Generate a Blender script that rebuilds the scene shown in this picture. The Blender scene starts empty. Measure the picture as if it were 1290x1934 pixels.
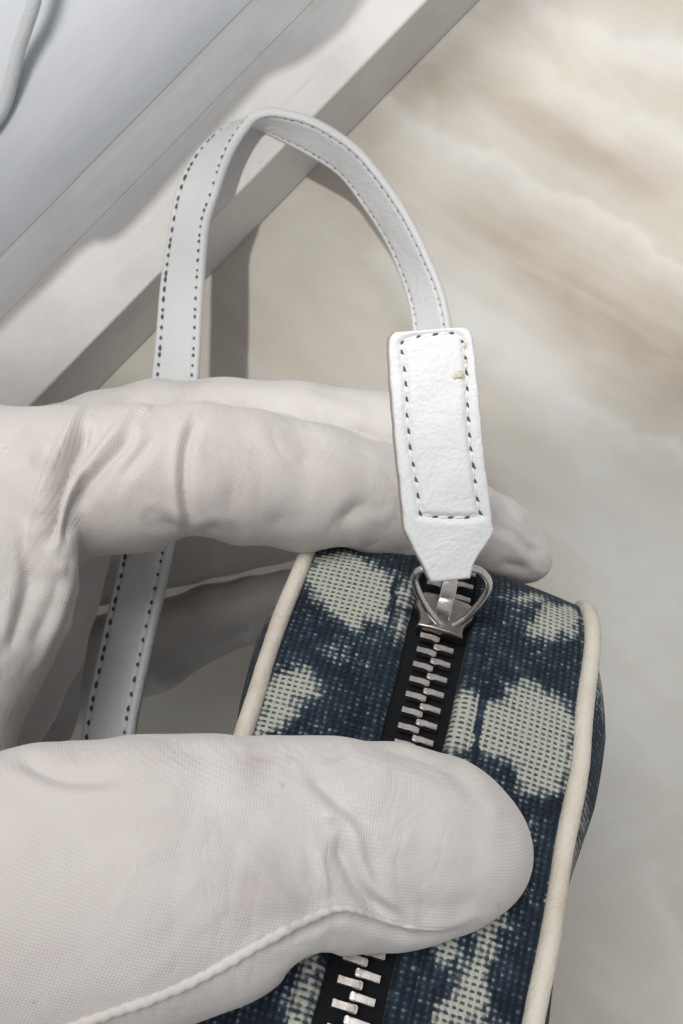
import bpy, bmesh, math, random
import numpy as np
from mathutils import Vector, noise as mnoise
from mathutils.bvhtree import BVHTree

random.seed(4); np.random.seed(4)
sc = bpy.context.scene
MM = 0.001
D = 225.0            # camera height above the table, mm
FPX = 1600.0         # focal length in photograph pixels (1290 x 1934)

# ------------------------------------------------------------------ camera
cam_d = bpy.data.cameras.new('camera')
cam = bpy.data.objects.new('camera', cam_d); sc.collection.objects.link(cam)
cam.location = (0, 0, D * MM); cam.rotation_euler = (0, 0, 0)
cam_d.sensor_fit = 'VERTICAL'; cam_d.sensor_height = 24; cam_d.sensor_width = 24
cam_d.lens = 24 * FPX / 1934
cam_d.clip_start = 0.005; cam_d.clip_end = 20
cam_d.dof.use_dof = True; cam_d.dof.focus_distance = 0.112; cam_d.dof.aperture_fstop = 40
sc.camera = cam
# ------------------------------------------------------------------ world and lamps
w = bpy.data.worlds.new('World'); sc.world = w; w.use_nodes = True
bg = w.node_tree.nodes['Background']
bg.inputs['Color'].default_value = (0.97, 0.98, 1.0, 1); bg.inputs['Strength'].default_value = 0.38

def area(name, loc, target, size, power, col, shape='DISK'):
    l = bpy.data.lights.new(name, 'AREA'); l.shape = shape; l.size = size; l.energy = power; l.color = col
    o = bpy.data.objects.new(name, l); sc.collection.objects.link(o)
    o.location = loc
    o.rotation_euler = (Vector(target) - Vector(loc)).to_track_quat('-Z', 'Y').to_euler()
    return o
KEY = (-0.195, -0.09, 1.5)
kl = bpy.data.lights.new('key_lamp', 'SPOT'); kl.energy = 43.0; kl.color = (1.0, 0.965, 0.915)
kl.shadow_soft_size = 0.018; kl.spot_size = math.radians(16.0); kl.spot_blend = 0.35
ko = bpy.data.objects.new('key_lamp', kl); sc.collection.objects.link(ko); ko.location = KEY
ko.rotation_euler = (Vector((0.0, 0.215, 0.0)) - Vector(KEY)).to_track_quat('-Z', 'Y').to_euler()
area('window_lamp', (-0.28, 0.68, 1.2), (0, 0, 0.08), 0.7, 12.5, (1.0, 0.985, 0.96), 'SQUARE')

sc.view_settings.view_transform = 'Standard'; sc.view_settings.look = 'None'
sc.view_settings.exposure = 0.06; sc.view_settings.gamma = 1.0
sc.view_settings.use_curve_mapping = False
sc.cycles.use_denoising = True
sc.cycles.max_bounces = 8

# ------------------------------------------------------------------ helpers
def P(px, py, d):
    """point seen at photograph pixel px,py at distance d below the lens plane (mm, z up from the table)"""
    return np.array([(px - 645.0) * d / FPX, (967.0 - py) * d / FPX, D - d])

def proj(V):
    d = D - V[:, 2]
    return 645 + V[:, 0] * FPX / d, 967 - V[:, 1] * FPX / d, d

def link(o, parent=None):
    sc.collection.objects.link(o)
    if parent is not None: o.parent = parent
    return o

def mesh_obj(name, V, F, mat=None, parent=None, smooth=True, uv=None, attrs=None, origin=None):
    V = np.asarray(V, float)
    if origin is not None: V = V - np.asarray(origin)
    me = bpy.data.meshes.new(name)
    if isinstance(F, np.ndarray):
        nf, k = F.shape
        me.vertices.add(len(V)); me.vertices.foreach_set('co', (V * MM).astype(np.float32).ravel())
        me.loops.add(nf * k); me.loops.foreach_set('vertex_index', F.astype(np.int32).ravel())
        me.polygons.add(nf); me.polygons.foreach_set('loop_start', np.arange(0, nf * k, k, dtype=np.int32))
        me.update(calc_edges=True)
    else:
        me.from_pydata((V * MM).tolist(), [], [list(map(int, f)) for f in F])
    me.update()
    if smooth: me.polygons.foreach_set('use_smooth', np.ones(len(me.polygons), dtype=bool))
    if uv is not None:
        li = np.zeros(len(me.loops), int); me.loops.foreach_get('vertex_index', li)
        l = me.uv_layers.new(name='UVMap'); l.data.foreach_set('uv', np.asarray(uv, np.float32)[li].ravel())
    for k, a in (attrs or {}).items():
        at = me.attributes.new(k, 'FLOAT', 'POINT'); at.data.foreach_set('value', np.asarray(a, np.float32))
    if mat: me.materials.append(mat)
    o = bpy.data.objects.new(name, me)
    if origin is not None: o.location = np.asarray(origin) * MM
    return link(o, parent)

def empty(name, loc):
    o = bpy.data.objects.new(name, None); o.empty_display_size = 0.01
    o.location = np.asarray(loc) * MM
    return link(o)

def tag(o, label=None, cat=None, group=None, kind=None):
    if label: o['label'] = label
    if cat: o['category'] = cat
    if group: o['group'] = group
    if kind: o['kind'] = kind
    return o

def grid_faces(nr, nc, wrap_c=False, wrap_r=False):
    F = []
    for i in range(nr if wrap_r else nr - 1):
        for j in range(nc if wrap_c else nc - 1):
            a = i * nc + j; b = i * nc + (j + 1) % nc
            c = ((i + 1) % nr) * nc + (j + 1) % nc; d = ((i + 1) % nr) * nc + j
            F.append((a, b, c, d))
    return F

def spline(pts, n, closed=False):
    """Catmull-Rom through pts, resampled to n points evenly spaced"""
    p = np.asarray(pts, float)
    if closed: q = np.vstack([p[-1], p, p[0], p[1]])
    else: q = np.vstack([2 * p[0] - p[1], p, 2 * p[-1] - p[-2]])
    out = []
    for i in range(1, len(q) - 2):
        t = np.linspace(0, 1, 24, endpoint=False)[:, None]
        a, b, c, e = q[i - 1], q[i], q[i + 1], q[i + 2]
        out.append(0.5 * (2 * b + (c - a) * t + (2 * a - 5 * b + 4 * c - e) * t ** 2 + (3 * b - a - 3 * c + e) * t ** 3))
    out = np.vstack(out + ([q[-2][None]]))
    L = np.r_[0, np.cumsum(np.linalg.norm(np.diff(out[:, :3], axis=0), axis=1))]
    s = np.linspace(0, L[-1], n, endpoint=not closed)
    return np.stack([np.interp(s, L, out[:, k]) for k in range(out.shape[1])], 1)

def norm(v): return v / np.maximum(np.linalg.norm(v, axis=-1, keepdims=True), 1e-9)

def tube(path, r, sides=12, closed=False, ref=(0, 0, 1), caps=True, squash=1.0):
    p = np.asarray(path, float); n = len(p)
    if closed: T = norm(np.roll(p, -1, 0) - np.roll(p, 1, 0))
    else: T = norm(np.gradient(p, axis=0))
    ref = np.asarray(ref, float)
    A = norm(np.cross(T, ref)); B = np.cross(A, T)
    rr = np.broadcast_to(np.asarray(r, float), (n,))
    an = np.linspace(0, 2 * math.pi, sides, endpoint=False)
    V = p[:, None] + rr[:, None, None] * (np.cos(an)[None, :, None] * A[:, None] + squash * np.sin(an)[None, :, None] * B[:, None])
    V = V.reshape(-1, 3); F = grid_faces(n, sides, True, closed)
    if caps and not closed:
        F.append(tuple(range(sides))[::-1]); F.append(tuple((n - 1) * sides + k for k in range(sides)))
    return V, F

def poly_dist(X, Y, poly, closed=False):
    """distance and side to a polyline, arrays X,Y"""
    p = np.asarray(poly, float); best = np.full(X.shape, 1e9); side = np.zeros(X.shape)
    n = len(p)
    for i in range(n if closed else n - 1):
        a = p[i]; b = p[(i + 1) % n]; ab = b - a
        t = np.clip(((X - a[0]) * ab[0] + (Y - a[1]) * ab[1]) / (ab @ ab), 0, 1)
        dx = X - a[0] - t * ab[0]; dy = Y - a[1] - t * ab[1]
        dd = np.hypot(dx, dy); m = dd < best
        best = np.where(m, dd, best); side = np.where(m, np.sign(ab[0] * dy - ab[1] * dx), side)
    return best, side

def in_poly(X, Y, poly):
    p = np.asarray(poly, float); ins = np.zeros(X.shape, bool); j = len(p) - 1
    for i in range(len(p)):
        c = ((p[i, 1] > Y) != (p[j, 1] > Y)) & (X < (p[j, 0] - p[i, 0]) * (Y - p[i, 1]) / (p[j, 1] - p[i, 1] + 1e-12) + p[i, 0])
        ins ^= c; j = i
    return ins

def mnoise_arr(V, scale, seed=0.0):
    o = Vector((seed, seed * 1.7, -seed))
    return np.array([mnoise.noise(Vector(v) * scale + o) for v in V])

# ------------------------------------------------------------------ materials
class N:
    def __init__(s, name):
        s.m = bpy.data.materials.new(name); s.m.use_nodes = True
        s.t = s.m.node_tree; s.b = s.t.nodes['Principled BSDF']
    def new(s, typ, **kw):
        n = s.t.nodes.new(typ)
        for k, v in kw.items():
            if k in n.inputs: s.set(n.inputs[k], v)
            else: setattr(n, k, v)
        return n
    def set(s, inp, v):
        if isinstance(v, bpy.types.NodeSocket): s.t.links.new(v, inp)
        else: inp.default_value = v
    def P(s, **kw):
        for k, v in kw.items(): s.set(s.b.inputs[k.replace('_', ' ')], v)
    def math(s, op, a, b=0.0, c=0.0, clamp=False):
        n = s.t.nodes.new('ShaderNodeMath'); n.operation = op; n.use_clamp = clamp
        for i, v in enumerate((a, b, c)): s.set(n.inputs[i], v)
        return n.outputs[0]
    def mix(s, f, a, b):
        n = s.t.nodes.new('ShaderNodeMix'); n.data_type = 'RGBA'
        s.set(n.inputs[0], f); s.set(n.inputs[6], a); s.set(n.inputs[7], b)
        return n.outputs[2]
    def ramp(s, v, a, b):
        n = s.t.nodes.new('ShaderNodeMapRange'); n.interpolation_type = 'SMOOTHSTEP'
        s.set(n.inputs[0], v); s.set(n.inputs[1], a); s.set(n.inputs[2], b)
        return n.outputs[0]
    def noise(s, vec, scale, detail=4, rough=0.5, dist=0.0):
        n = s.new('ShaderNodeTexNoise'); n.inputs['Scale'].default_value = scale
        n.inputs['Detail'].default_value = detail; n.inputs['Roughness'].default_value = rough
        n.inputs['Distortion'].default_value = dist
        if vec is not None: s.set(n.inputs['Vector'], vec)
        return n.outputs['Fac']
    def mapping(s, vec, scale=(1, 1, 1), rot=(0, 0, 0)):
        n = s.new('ShaderNodeMapping'); s.set(n.inputs['Vector'], vec)
        n.inputs['Scale'].default_value = scale; n.inputs['Rotation'].default_value = rot
        return n.outputs[0]
    def obj(s): return s.new('ShaderNodeTexCoord').outputs['Object']
    def uv(s): return s.new('ShaderNodeTexCoord').outputs['UV']
    def attr(s, name):
        n = s.new('ShaderNodeAttribute'); n.attribute_name = name; return n.outputs['Fac']
    def bump(s, h, strength, dist, prev=None):
        n = s.new('ShaderNodeBump'); n.inputs['Strength'].default_value = strength
        n.inputs['Distance'].default_value = dist; s.set(n.inputs['Height'], h)
        if prev is not None: s.set(n.inputs['Normal'], prev)
        return n.outputs[0]
    def sep(s, v):
        n = s.new('ShaderNodeSeparateXYZ'); s.set(n.inputs[0], v); return n.outputs
def rgb(r, g, b): return (r, g, b, 1)

def mat_marble():
    n = N('polished_marble'); o = n.obj()
    st = n.mapping(n.mapping(o, rot=(0, 0, math.radians(32))), scale=(5, 22, 1))
    a = n.noise(st, 1.6, 5, 0.55, 0.8)
    c = n.mix(n.ramp(a, 0.3, 0.7), rgb(0.475, 0.43, 0.365), rgb(0.55, 0.53, 0.48))
    b = n.noise(o, 9, 3, 0.5, 0.3)
    c = n.mix(n.math('MULTIPLY', n.ramp(b, 0.42, 0.7), 0.45), c, rgb(0.665, 0.645, 0.55))
    ns = n.noise(o, 60, 5, 0.6, 0.8)
    def amt(name, k): return n.math('MULTIPLY', n.attr(name), n.math('MULTIPLY_ADD', ns, 1.0 * k, 0.5 * k), clamp=True)
    c = n.mix(amt('tan', 0.9), c, rgb(0.355, 0.295, 0.24))
    c = n.mix(amt('cool', 0.9), c, rgb(0.62, 0.625, 0.61))
    c = n.mix(amt('vein', 0.85), c, rgb(0.69, 0.675, 0.65))
    st2 = n.mapping(n.mapping(o, rot=(0, 0, math.radians(30))), scale=(9, 20, 1))
    rg = n.noise(st2, 1.5, 5, 0.5, 1.6)
    thin = n.math('POWER', n.math('SUBTRACT', 1.0, n.math('ABSOLUTE', n.math('MULTIPLY_ADD', rg, 4.0, -2.0)), clamp=True), 3.0)
    c = n.mix(n.math('MULTIPLY', thin, 0.16), c, rgb(0.76, 0.745, 0.71))
    rg2 = n.noise(st2, 2.3, 5, 0.55, 1.2)
    c = n.mix(n.math('MULTIPLY', n.ramp(rg2, 0.46, 0.75), 0.16), c, rgb(0.50, 0.44, 0.375))
    f = n.noise(o, 1400, 3, 0.7)
    c = n.mix(n.math('MULTIPLY', n.ramp(f, 0.3, 0.7), 0.10), c, rgb(0.5, 0.46, 0.42))
    n.P(Base_Color=c, Roughness=n.math('MULTIPLY_ADD', b, 0.15, 0.22)); n.b.inputs['Specular IOR Level'].default_value = 0.45
    n.b.inputs['Subsurface Weight'].default_value = 0.0
    return n.m

def mat_paint():
    n = N('white_paint'); o = n.obj()
    st = n.mapping(n.mapping(o, rot=(0, 0, math.radians(-45.5))), scale=(1, 7, 7))
    g = n.noise(st, 60, 5, 0.6, 0.4); s = n.noise(o, 30, 4, 0.6)
    c = n.mix(n.ramp(s, 0.45, 0.75), rgb(0.70, 0.685, 0.67), rgb(0.60, 0.58, 0.56))
    sp = n.noise(o, 420, 2, 0.5)
    c = n.mix(n.math('MULTIPLY', n.ramp(sp, 0.70, 0.78), 0.25), c, rgb(0.4, 0.37, 0.34))
    scr = n.noise(n.mapping(n.mapping(o, rot=(0, 0, math.radians(-43))), scale=(1, 22, 22)), 26, 5, 0.7, 0.3)
    c = n.mix(n.math('MULTIPLY', n.ramp(scr, 0.58, 0.76), 0.45), c, rgb(0.47, 0.445, 0.42))
    n.P(Base_Color=c, Roughness=n.math('MULTIPLY_ADD', s, 0.3, 0.28), Normal=n.bump(g, 0.35, 0.0007))
    return n.m

def mat_panel():  # bluish cast and streaks of shade are mixed into the base colour
    n = N('pale_panel'); o = n.obj()
    s = n.ramp(n.noise(n.mapping(n.mapping(o, rot=(0, 0, math.radians(-45.5))), scale=(1, 6, 1)), 14, 5, 0.6, 0.5), 0.3, 0.7)
    n.P(Base_Color=n.mix(s, rgb(0.49, 0.52, 0.57), rgb(0.56, 0.585, 0.625)), Roughness=0.3, Normal=n.bump(n.noise(o, 120, 3), 0.08, 0.0005))
    return n.m

def mat_leather(name, col, dirt, grain=1500.0, bump=0.35):
    n = N(name); o = n.obj()
    v = n.new('ShaderNodeTexVoronoi'); v.inputs['Scale'].default_value = grain; n.set(v.inputs['Vector'], o)
    wr = n.noise(o, 420, 5, 0.65, 0.8); lo = n.noise(o, 70, 4, 0.6)
    h = n.math('MULTIPLY_ADD', v.outputs['Distance'], 0.5, wr)
    c = n.mix(n.ramp(lo, 0.45, 0.8), col, dirt)
    sp = n.noise(o, 900, 3, 0.7)
    c = n.mix(n.math('MULTIPLY', n.ramp(sp, 0.66, 0.78), 0.35), c, rgb(0.42, 0.38, 0.33))
    cr = n.noise(o, 130, 4, 0.6, 1.5)
    crease = n.math('POWER', n.math('SUBTRACT', 1.0, n.math('ABSOLUTE', n.math('MULTIPLY_ADD', cr, 5.0, -2.5)), clamp=True), 2.0)
    nb = n.bump(crease, 0.22, -0.00035)
    n.P(Base_Color=c, Roughness=n.math('MULTIPLY_ADD', wr, 0.25, 0.42), Normal=n.bump(h, bump, 0.0003, nb))
    n.b.inputs['Specular IOR Level'].default_value = 0.4
    return n.m

def mat_plain(name, col, rough=0.6, metal=0.0, nscale=0, namp=0.0, spec=0.5):
    n = N(name)
    n.P(Base_Color=col, Roughness=rough, Metallic=metal); n.b.inputs['Specular IOR Level'].default_value = spec
    if nscale:
        o = n.obj(); t = n.noise(o, nscale, 4, 0.6)
        n.P(Base_Color=n.mix(t, tuple(0.6 * x for x in col[:3]) + (1,), tuple(min(1, 1.3 * x) for x in col[:3]) + (1,)), Normal=n.bump(t, namp, 0.0003))
    return n.m

def mat_metal(name, col, rough):
    n = N(name); o = n.obj()
    t = n.noise(o, 500, 4, 0.65); s = n.noise(o, 1800, 3, 0.6)
    c = n.mix(n.ramp(t, 0.35, 0.75), col, tuple(0.62 * x for x in col[:3]) + (1,))
    n.P(Base_Color=c, Metallic=1.0, Roughness=n.math('MULTIPLY_ADD', t, 0.25, rough), Normal=n.bump(s, 0.12, 0.0002))
    return n.m

def mat_denim():
    n = N('bleached_denim_knit'); u, v, _ = n.sep(n.uv())
    o = n.obj()
    jit = n.math('MULTIPLY', n.math('SUBTRACT', n.noise(o, 500, 2), 0.5), 2.6)
    jit2 = n.math('MULTIPLY', n.math('SUBTRACT', n.noise(o, 700, 2), 0.5), 2.6)
    TU, TV = 0.95, 0.76
    su = n.math('SINE', n.math('ADD', n.math('MULTIPLY', u, 2 * math.pi / TU), jit))
    sv = n.math('SINE', n.math('ADD', n.math('MULTIPLY', v, 2 * math.pi / TV), jit2))
    gu = n.math('MULTIPLY_ADD', su, 0.5, 0.5); gv = n.math('MULTIPLY_ADD', sv, 0.5, 0.5)
    # ragged bleach mask, quantised to the threads
    cu = n.math('MULTIPLY', n.math('ROUND', n.math('DIVIDE', u, TU)), TU)
    cv = n.math('MULTIPLY', n.math('ROUND', n.math('DIVIDE', v, TV)), TV)
    cell = n.new('ShaderNodeCombineXYZ'); n.set(cell.inputs[0], cu); n.set(cell.inputs[1], cv)
    wn = n.new('ShaderNodeTexWhiteNoise'); wn.noise_dimensions = '3D'; n.set(wn.inputs['Vector'], cell.outputs[0])
    rnd = wn.outputs['Value']
    gap = n.ramp(n.math('MULTIPLY', n.math('POWER', gu, 0.6), n.math('POWER', gv, 1.5)), n.math('MULTIPLY_ADD', rnd, 0.14, 0.24), n.math('MULTIPLY_ADD', rnd, 0.30, 0.48))
    knot = n.math('MULTIPLY', n.math('SUBTRACT', 1.0, gu), n.math('SUBTRACT', 1.0, gv))
    big = n.noise(n.uv(), 0.32, 4, 0.6)
    m = n.math('ADD', n.attr('bleach'), n.math('ADD', n.math('MULTIPLY_ADD', big, 0.85, -0.40), n.math('ADD', n.math('MULTIPLY_ADD', rnd, 0.22, -0.11), n.math('MULTIPLY_ADD', n.noise(n.uv(), 1.1, 3, 0.65), 0.7, -0.35))))
    brush = n.noise(n.mapping(n.uv(), scale=(0.35, 1.6, 1)), 1.0, 3, 0.6)
    m = n.math('ADD', m, n.math('MULTIPLY_ADD', brush, 0.5, -0.27))
    m = n.math('ADD', m, n.math('MULTIPLY_ADD', knot, 0.28, -0.07))
    mask = n.math('MULTIPLY', n.ramp(m, 0.32, 0.70), 0.96)
    halo = n.ramp(m, 0.10, 0.45)
    fz = n.noise(o, 2600, 3, 0.6)
    cream = n.mix(fz, rgb(0.33, 0.34, 0.295), rgb(0.56, 0.56, 0.485))
    big2 = n.noise(n.uv(), 0.16, 4, 0.65)
    navy = n.mix(n.ramp(big2, 0.35, 0.75), rgb(0.011, 0.018, 0.029), rgb(0.032, 0.054, 0.080))
    # single bleached threads in the blue
    spk = n.math('MULTIPLY', n.ramp(n.math('ADD', n.math('MULTIPLY', rnd, 0.62), n.math('MULTIPLY', n.noise(n.uv(), 0.45, 3, 0.6), 0.62)), 0.74, 0.92), n.math('POWER', knot, 1.3))
    navy = n.mix(n.math('MULTIPLY', spk, 0.5), navy, rgb(0.20, 0.24, 0.245))
    navy = n.mix(n.math('MULTIPLY', gu, 0.65), navy, rgb(0.006, 0.009, 0.015))
    navy = n.mix(n.math('MULTIPLY', halo, 0.6), navy, rgb(0.055, 0.085, 0.115))
    creamg = n.mix(n.math('MULTIPLY', gap, n.math('MULTIPLY_ADD', n.noise(n.uv(), 0.5, 2), 0.7, 0.5), clamp=True), cream, rgb(0.03, 0.038, 0.047))
    col = n.mix(mask, navy, creamg)
    h = n.math('ADD', n.math('MULTIPLY', n.math('SUBTRACT', 1.0, gap), 0.7), n.math('MULTIPLY_ADD', knot, 0.5, n.math('MULTIPLY', fz, 0.25)))
    n.P(Base_Color=col, Roughness=0.85, Normal=n.bump(h, 0.75, 0.00035))
    n.b.inputs['Specular IOR Level'].default_value = 0.15
    n.b.inputs['Sheen Weight'].default_value = 0.06
    return n.m

def mat_tape():
    n = N('zipper_tape_fabric'); u, v, _ = n.sep(n.uv()); o = n.obj()
    r = n.math('SINE', n.math('MULTIPLY', u, 2 * math.pi / 0.5)); r2 = n.math('SINE', n.math('MULTIPLY', v, 2 * math.pi / 0.45))
    h = n.math('MULTIPLY', r, r2)
    n.P(Base_Color=n.mix(n.noise(o, 300, 3), rgb(0.004, 0.0045, 0.006), rgb(0.009, 0.010, 0.013)), Roughness=0.8, Normal=n.bump(h, 0.4, 0.0002))
    n.b.inputs['Specular IOR Level'].default_value = 0.2
    return n.m

def mat_glove():
    n = N('white_knit_glove'); o = n.obj()
    u, v, _ = n.sep(n.uv())
    wob = n.math('MULTIPLY', n.math('SUBTRACT', n.noise(o, 90, 3), 0.5), 7.0)
    PU, PV = 0.56, 0.54
    a = n.math('SINE', n.math('ADD', n.math('MULTIPLY', n.math('ADD', u, n.math('MULTIPLY', v, 0.45)), 2 * math.pi / PU), wob))
    b = n.math('SINE', n.math('ADD', n.math('MULTIPLY', n.math('SUBTRACT', v, n.math('MULTIPLY', u, 0.45)), 2 * math.pi / PV), wob))
    patchy = n.ramp(n.noise(o, 70, 3, 0.5), 0.3, 0.7)
    knit = n.math('MULTIPLY', n.math('MULTIPLY', a, b), n.math('MULTIPLY_ADD', patchy, 0.8, 0.25))
    fuzz = n.noise(o, 2500, 3, 0.7)
    knit = n.math('MULTIPLY_ADD', fuzz, 0.7, knit)
    st = n.noise(o, 55, 4, 0.6, 0.5); st2 = n.noise(o, 28, 3, 0.5)
    c = n.mix(n.ramp(st2, 0.35, 0.7), rgb(0.62, 0.575, 0.545), rgb(0.69, 0.66, 0.64))
    c = n.mix(n.math('MULTIPLY', n.ramp(st, 0.50, 0.76), 0.7), c, rgb(0.45, 0.395, 0.37))
    sp = n.noise(o, 300, 2, 0.5)
    c = n.mix(n.math('MULTIPLY', n.ramp(sp, 0.72, 0.78), 0.45), c, rgb(0.33, 0.31, 0.29))
    c = n.mix(n.math('MULTIPLY', n.math('MULTIPLY_ADD', knit, 0.5, 0.5), 0.24), c, rgb(0.44, 0.415, 0.40))
    soft = n.noise(o, 90, 3, 0.5, 0.6)
    nb = n.bump(soft, 0.12, 0.0010)
    cr = n.noise(n.mapping(o, rot=(0, 0, 0.3), scale=(1.5, 0.8, 1.0)), 105, 3, 0.5, 1.0)
    crease = n.math('POWER', n.math('SUBTRACT', 1.0, n.math('ABSOLUTE', n.math('MULTIPLY_ADD', cr, 4.0, -2.0)), clamp=True), 2.5)
    crease = n.math('MULTIPLY', crease, n.ramp(n.noise(o, 40, 2), 0.42, 0.65))
    nb = n.bump(crease, 0.17, -0.0006, nb)
    n.P(Base_Color=c, Roughness=0.62, Normal=n.bump(knit, 0.25, 0.00018, nb))
    n.b.inputs['Sheen Weight'].default_value = 0.25; n.b.inputs['Sheen Roughness'].default_value = 0.4
    n.b.inputs['Specular IOR Level'].default_value = 0.35
    n.b.inputs['Subsurface Weight'].default_value = 0.12
    n.b.inputs['Subsurface Radius'].default_value = (1.0, 0.8, 0.7)
    n.b.inputs['Subsurface Scale'].default_value = 0.0015
    return n.m

M = dict(marble=mat_marble(), paint=mat_paint(), panel=mat_panel(),
         leather=mat_leather('white_leather', rgb(0.735, 0.75, 0.76), rgb(0.69, 0.70, 0.70)),
         piping=mat_leather('cream_leather', rgb(0.63, 0.59, 0.51), rgb(0.50, 0.435, 0.35), 2000, 0.32),
         raw=mat_plain('raw_leather_edge', rgb(0.30, 0.26, 0.21), 0.8, 0, 900, 0.5),
         thread=mat_plain('white_thread', rgb(0.62, 0.62, 0.62), 0.6),
         hole=mat_plain('stitch_hole_dark', rgb(0.10, 0.10, 0.105), 0.9, spec=0.1),
         glue=mat_plain('amber_glue', rgb(0.58, 0.53, 0.41), 0.25, 0, 1500, 0.6),
         denim=mat_denim(), tape=mat_tape(), glove=mat_glove(),
         nickel=mat_metal('dark_nickel', rgb(0.36, 0.33, 0.31), 0.20),
         tooth=mat_metal('zip_tooth_metal', rgb(0.60, 0.56, 0.535), 0.26),
         ring=mat_metal('ring_steel', rgb(0.86, 0.84, 0.82), 0.08))

# ------------------------------------------------------------------ marble table
def table_pt(px, py): p = P(px, py, D); return (p[0], p[1])
def axis(lo, a, b, hi, step):
    return np.unique(np.round(np.concatenate([np.linspace(lo, a, 12), np.arange(a, b, step), np.linspace(b, hi, 12)]), 4))
gx = axis(-500, -100, 110, 500, 1.1); gy = axis(-500, -150, 150, 500, 1.1)
X, Y = np.meshgrid(gx, gy)
Xd = X + 1.6 * np.sin(Y * 0.13 + 1) + 0.9 * np.sin(X * 0.31 + Y * 0.17); Yd = Y + 1.6 * np.sin(X * 0.11) + 0.9 * np.sin(X * 0.23 - Y * 0.29 + 2)
vein = np.zeros_like(X); tan = np.zeros_like(X); cool = np.zeros_like(X)
PXMM = D / FPX
for poly, wpx, k in [
    ([(680, 160), (745, 190), (810, 235), (870, 275), (940, 295), (985, 340), (1045, 370), (1110, 380), (1170, 420), (1220, 460), (1290, 510), (1420, 610)], 17, 0.75),
    ([(800, 20), (860, 40), (925, 85), (995, 130), (1070, 155), (1145, 185), (1220, 215), (1290, 250), (1420, 320)], 26, 0.5),
    ([(960, -20), (1075, 45), (1195, 80), (1290, 110), (1420, 150)], 32, 0.7),
    ([(1075, 742), (1145, 780), (1220, 820), (1290, 860), (1400, 920)], 17, 0.7),
    ([(1240, 1640), (1280, 1800), (1300, 1960)], 16, 0.5)]:
    dd, sdv = poly_dist(Xd + 0.5 * np.sin(0.9 * Y + 0.4 * X) , Yd + 0.45 * np.sin(0.8 * X - 0.5 * Y), [table_pt(*q) for q in poly])
    dd = np.where(sdv > 0, dd / 0.6, dd / 1.9)          # crisp upper edge, slow fade below
    vein = 1 - (1 - vein) * (1 - 0.78 * k * np.exp(-(dd / (wpx * 0.8 * PXMM)) ** 2))
for px, py, rx, ry, ang, k in [(1130, 570, 200, 75, 32, 1.0), (1260, 700, 140, 75, 35, 1.0), (960, 470, 120, 45, 30, 0.8),
        (850, 150, 160, 40, 28, 0.6), (1060, 250, 220, 40, 24, 0.65), (1200, 330, 120, 35, 30, 0.55), (930, 350, 120, 30, 20, 0.25),
        (1190, 1750, 80, 160, 70, 0.22), (1200, 1500, 80, 40, 40, 0.1), (700, 420, 70, 50, 0, 0.25)]:
    cx, cy = table_pt(px, py); a = math.radians(-ang)
    x = (Xd - cx); y = (Yd - cy); xr = x * math.cos(a) + y * math.sin(a); yr = -x * math.sin(a) + y * math.cos(a)
    tan = 1 - (1 - tan) * (1 - k * np.exp(-((xr / (rx * PXMM)) ** 2 + (yr / (ry * PXMM)) ** 2)))
for px, py, rx, ry, ang, k in [(900, 600, 150, 60, 38, 0.9), (1010, 740, 180, 60, 38, 0.8), (900, 330, 130, 40, 25, 0.4),
        (1200, 1050, 200, 130, 35, 0.8), (1180, 1330, 160, 220, 0, 0.9), (1200, 1700, 140, 200, 0, 0.5), (1180, 60, 160, 50, 25, 0.6), (1130, 870, 60, 20, 30, 0.6)]:
    cx, cy = table_pt(px, py); a = math.radians(-ang)
    x = (Xd - cx); y = (Yd - cy); xr = x * math.cos(a) + y * math.sin(a); yr = -x * math.sin(a) + y * math.cos(a)
    cool = 1 - (1 - cool) * (1 - k * np.exp(-((xr / (rx * PXMM)) ** 2 + (yr / (ry * PXMM)) ** 2)))
V = np.stack([X.ravel(), Y.ravel(), np.zeros(X.size)], 1)
tbl = mesh_obj('table_top', V, grid_faces(len(gy), len(gx)), M['marble'], attrs=dict(vein=vein.ravel(), tan=tan.ravel(), cool=cool.ravel()))
tag(tbl, 'beige and white veined polished marble table top', None, None, 'structure')

# ------------------------------------------------------------------ white frame on the table
FH = 28.0                                   # frame height
ea = P(165, 755, D)[:2]; eb = P(905, 0, D)[:2]
dirv = (eb - ea) / np.linalg.norm(eb - ea); nrm = np.array([-dirv[1], dirv[0]])      # nrm points away from the bag
fo = (ea + eb) / 2
def frame_prism(prof, name, mat, parent, L0=-330, L1=330, bev=0.5):
    """profile (offset from the front face, height) swept along the frame"""
    prof = np.asarray(prof, float); n = len(prof)
    Ls = np.linspace(L0, L1, 120)
    V = np.zeros((len(Ls), n, 3))
    for i, L in enumerate(Ls):
        V[i, :, 0] = dirv[0] * L + nrm[0] * prof[:, 0]; V[i, :, 1] = dirv[1] * L + nrm[1] * prof[:, 0]; V[i, :, 2] = prof[:, 1]
    F = grid_faces(len(Ls), n, True) + [tuple(range(n))[::-1], tuple((len(Ls) - 1) * n + k for k in range(n))]
    o = mesh_obj(name, V.reshape(-1, 3), F, mat, parent, smooth=False)
    b = o.modifiers.new('bevel', 'BEVEL'); b.width = bev * MM; b.segments = 3; b.limit_method = 'ANGLE'; b.angle_limit = 0.5
    return o
fr = empty('white_board', (fo[0], fo[1], 0))
tag(fr, 'white painted wooden board lying on the marble table, half in shadow', 'board')
frame_prism([(0, 0), (19, 0), (19, FH - 0.05), (0, FH)], 'rail', M['paint'], fr, bev=0.6)
frame_prism([(18.9, 0.2), (30, 0), (30, FH - 1.7), (28, FH - 0.8), (18.9, FH - 0.28)], 'inner_moulding', M['paint'], fr, bev=0.35)
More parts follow.
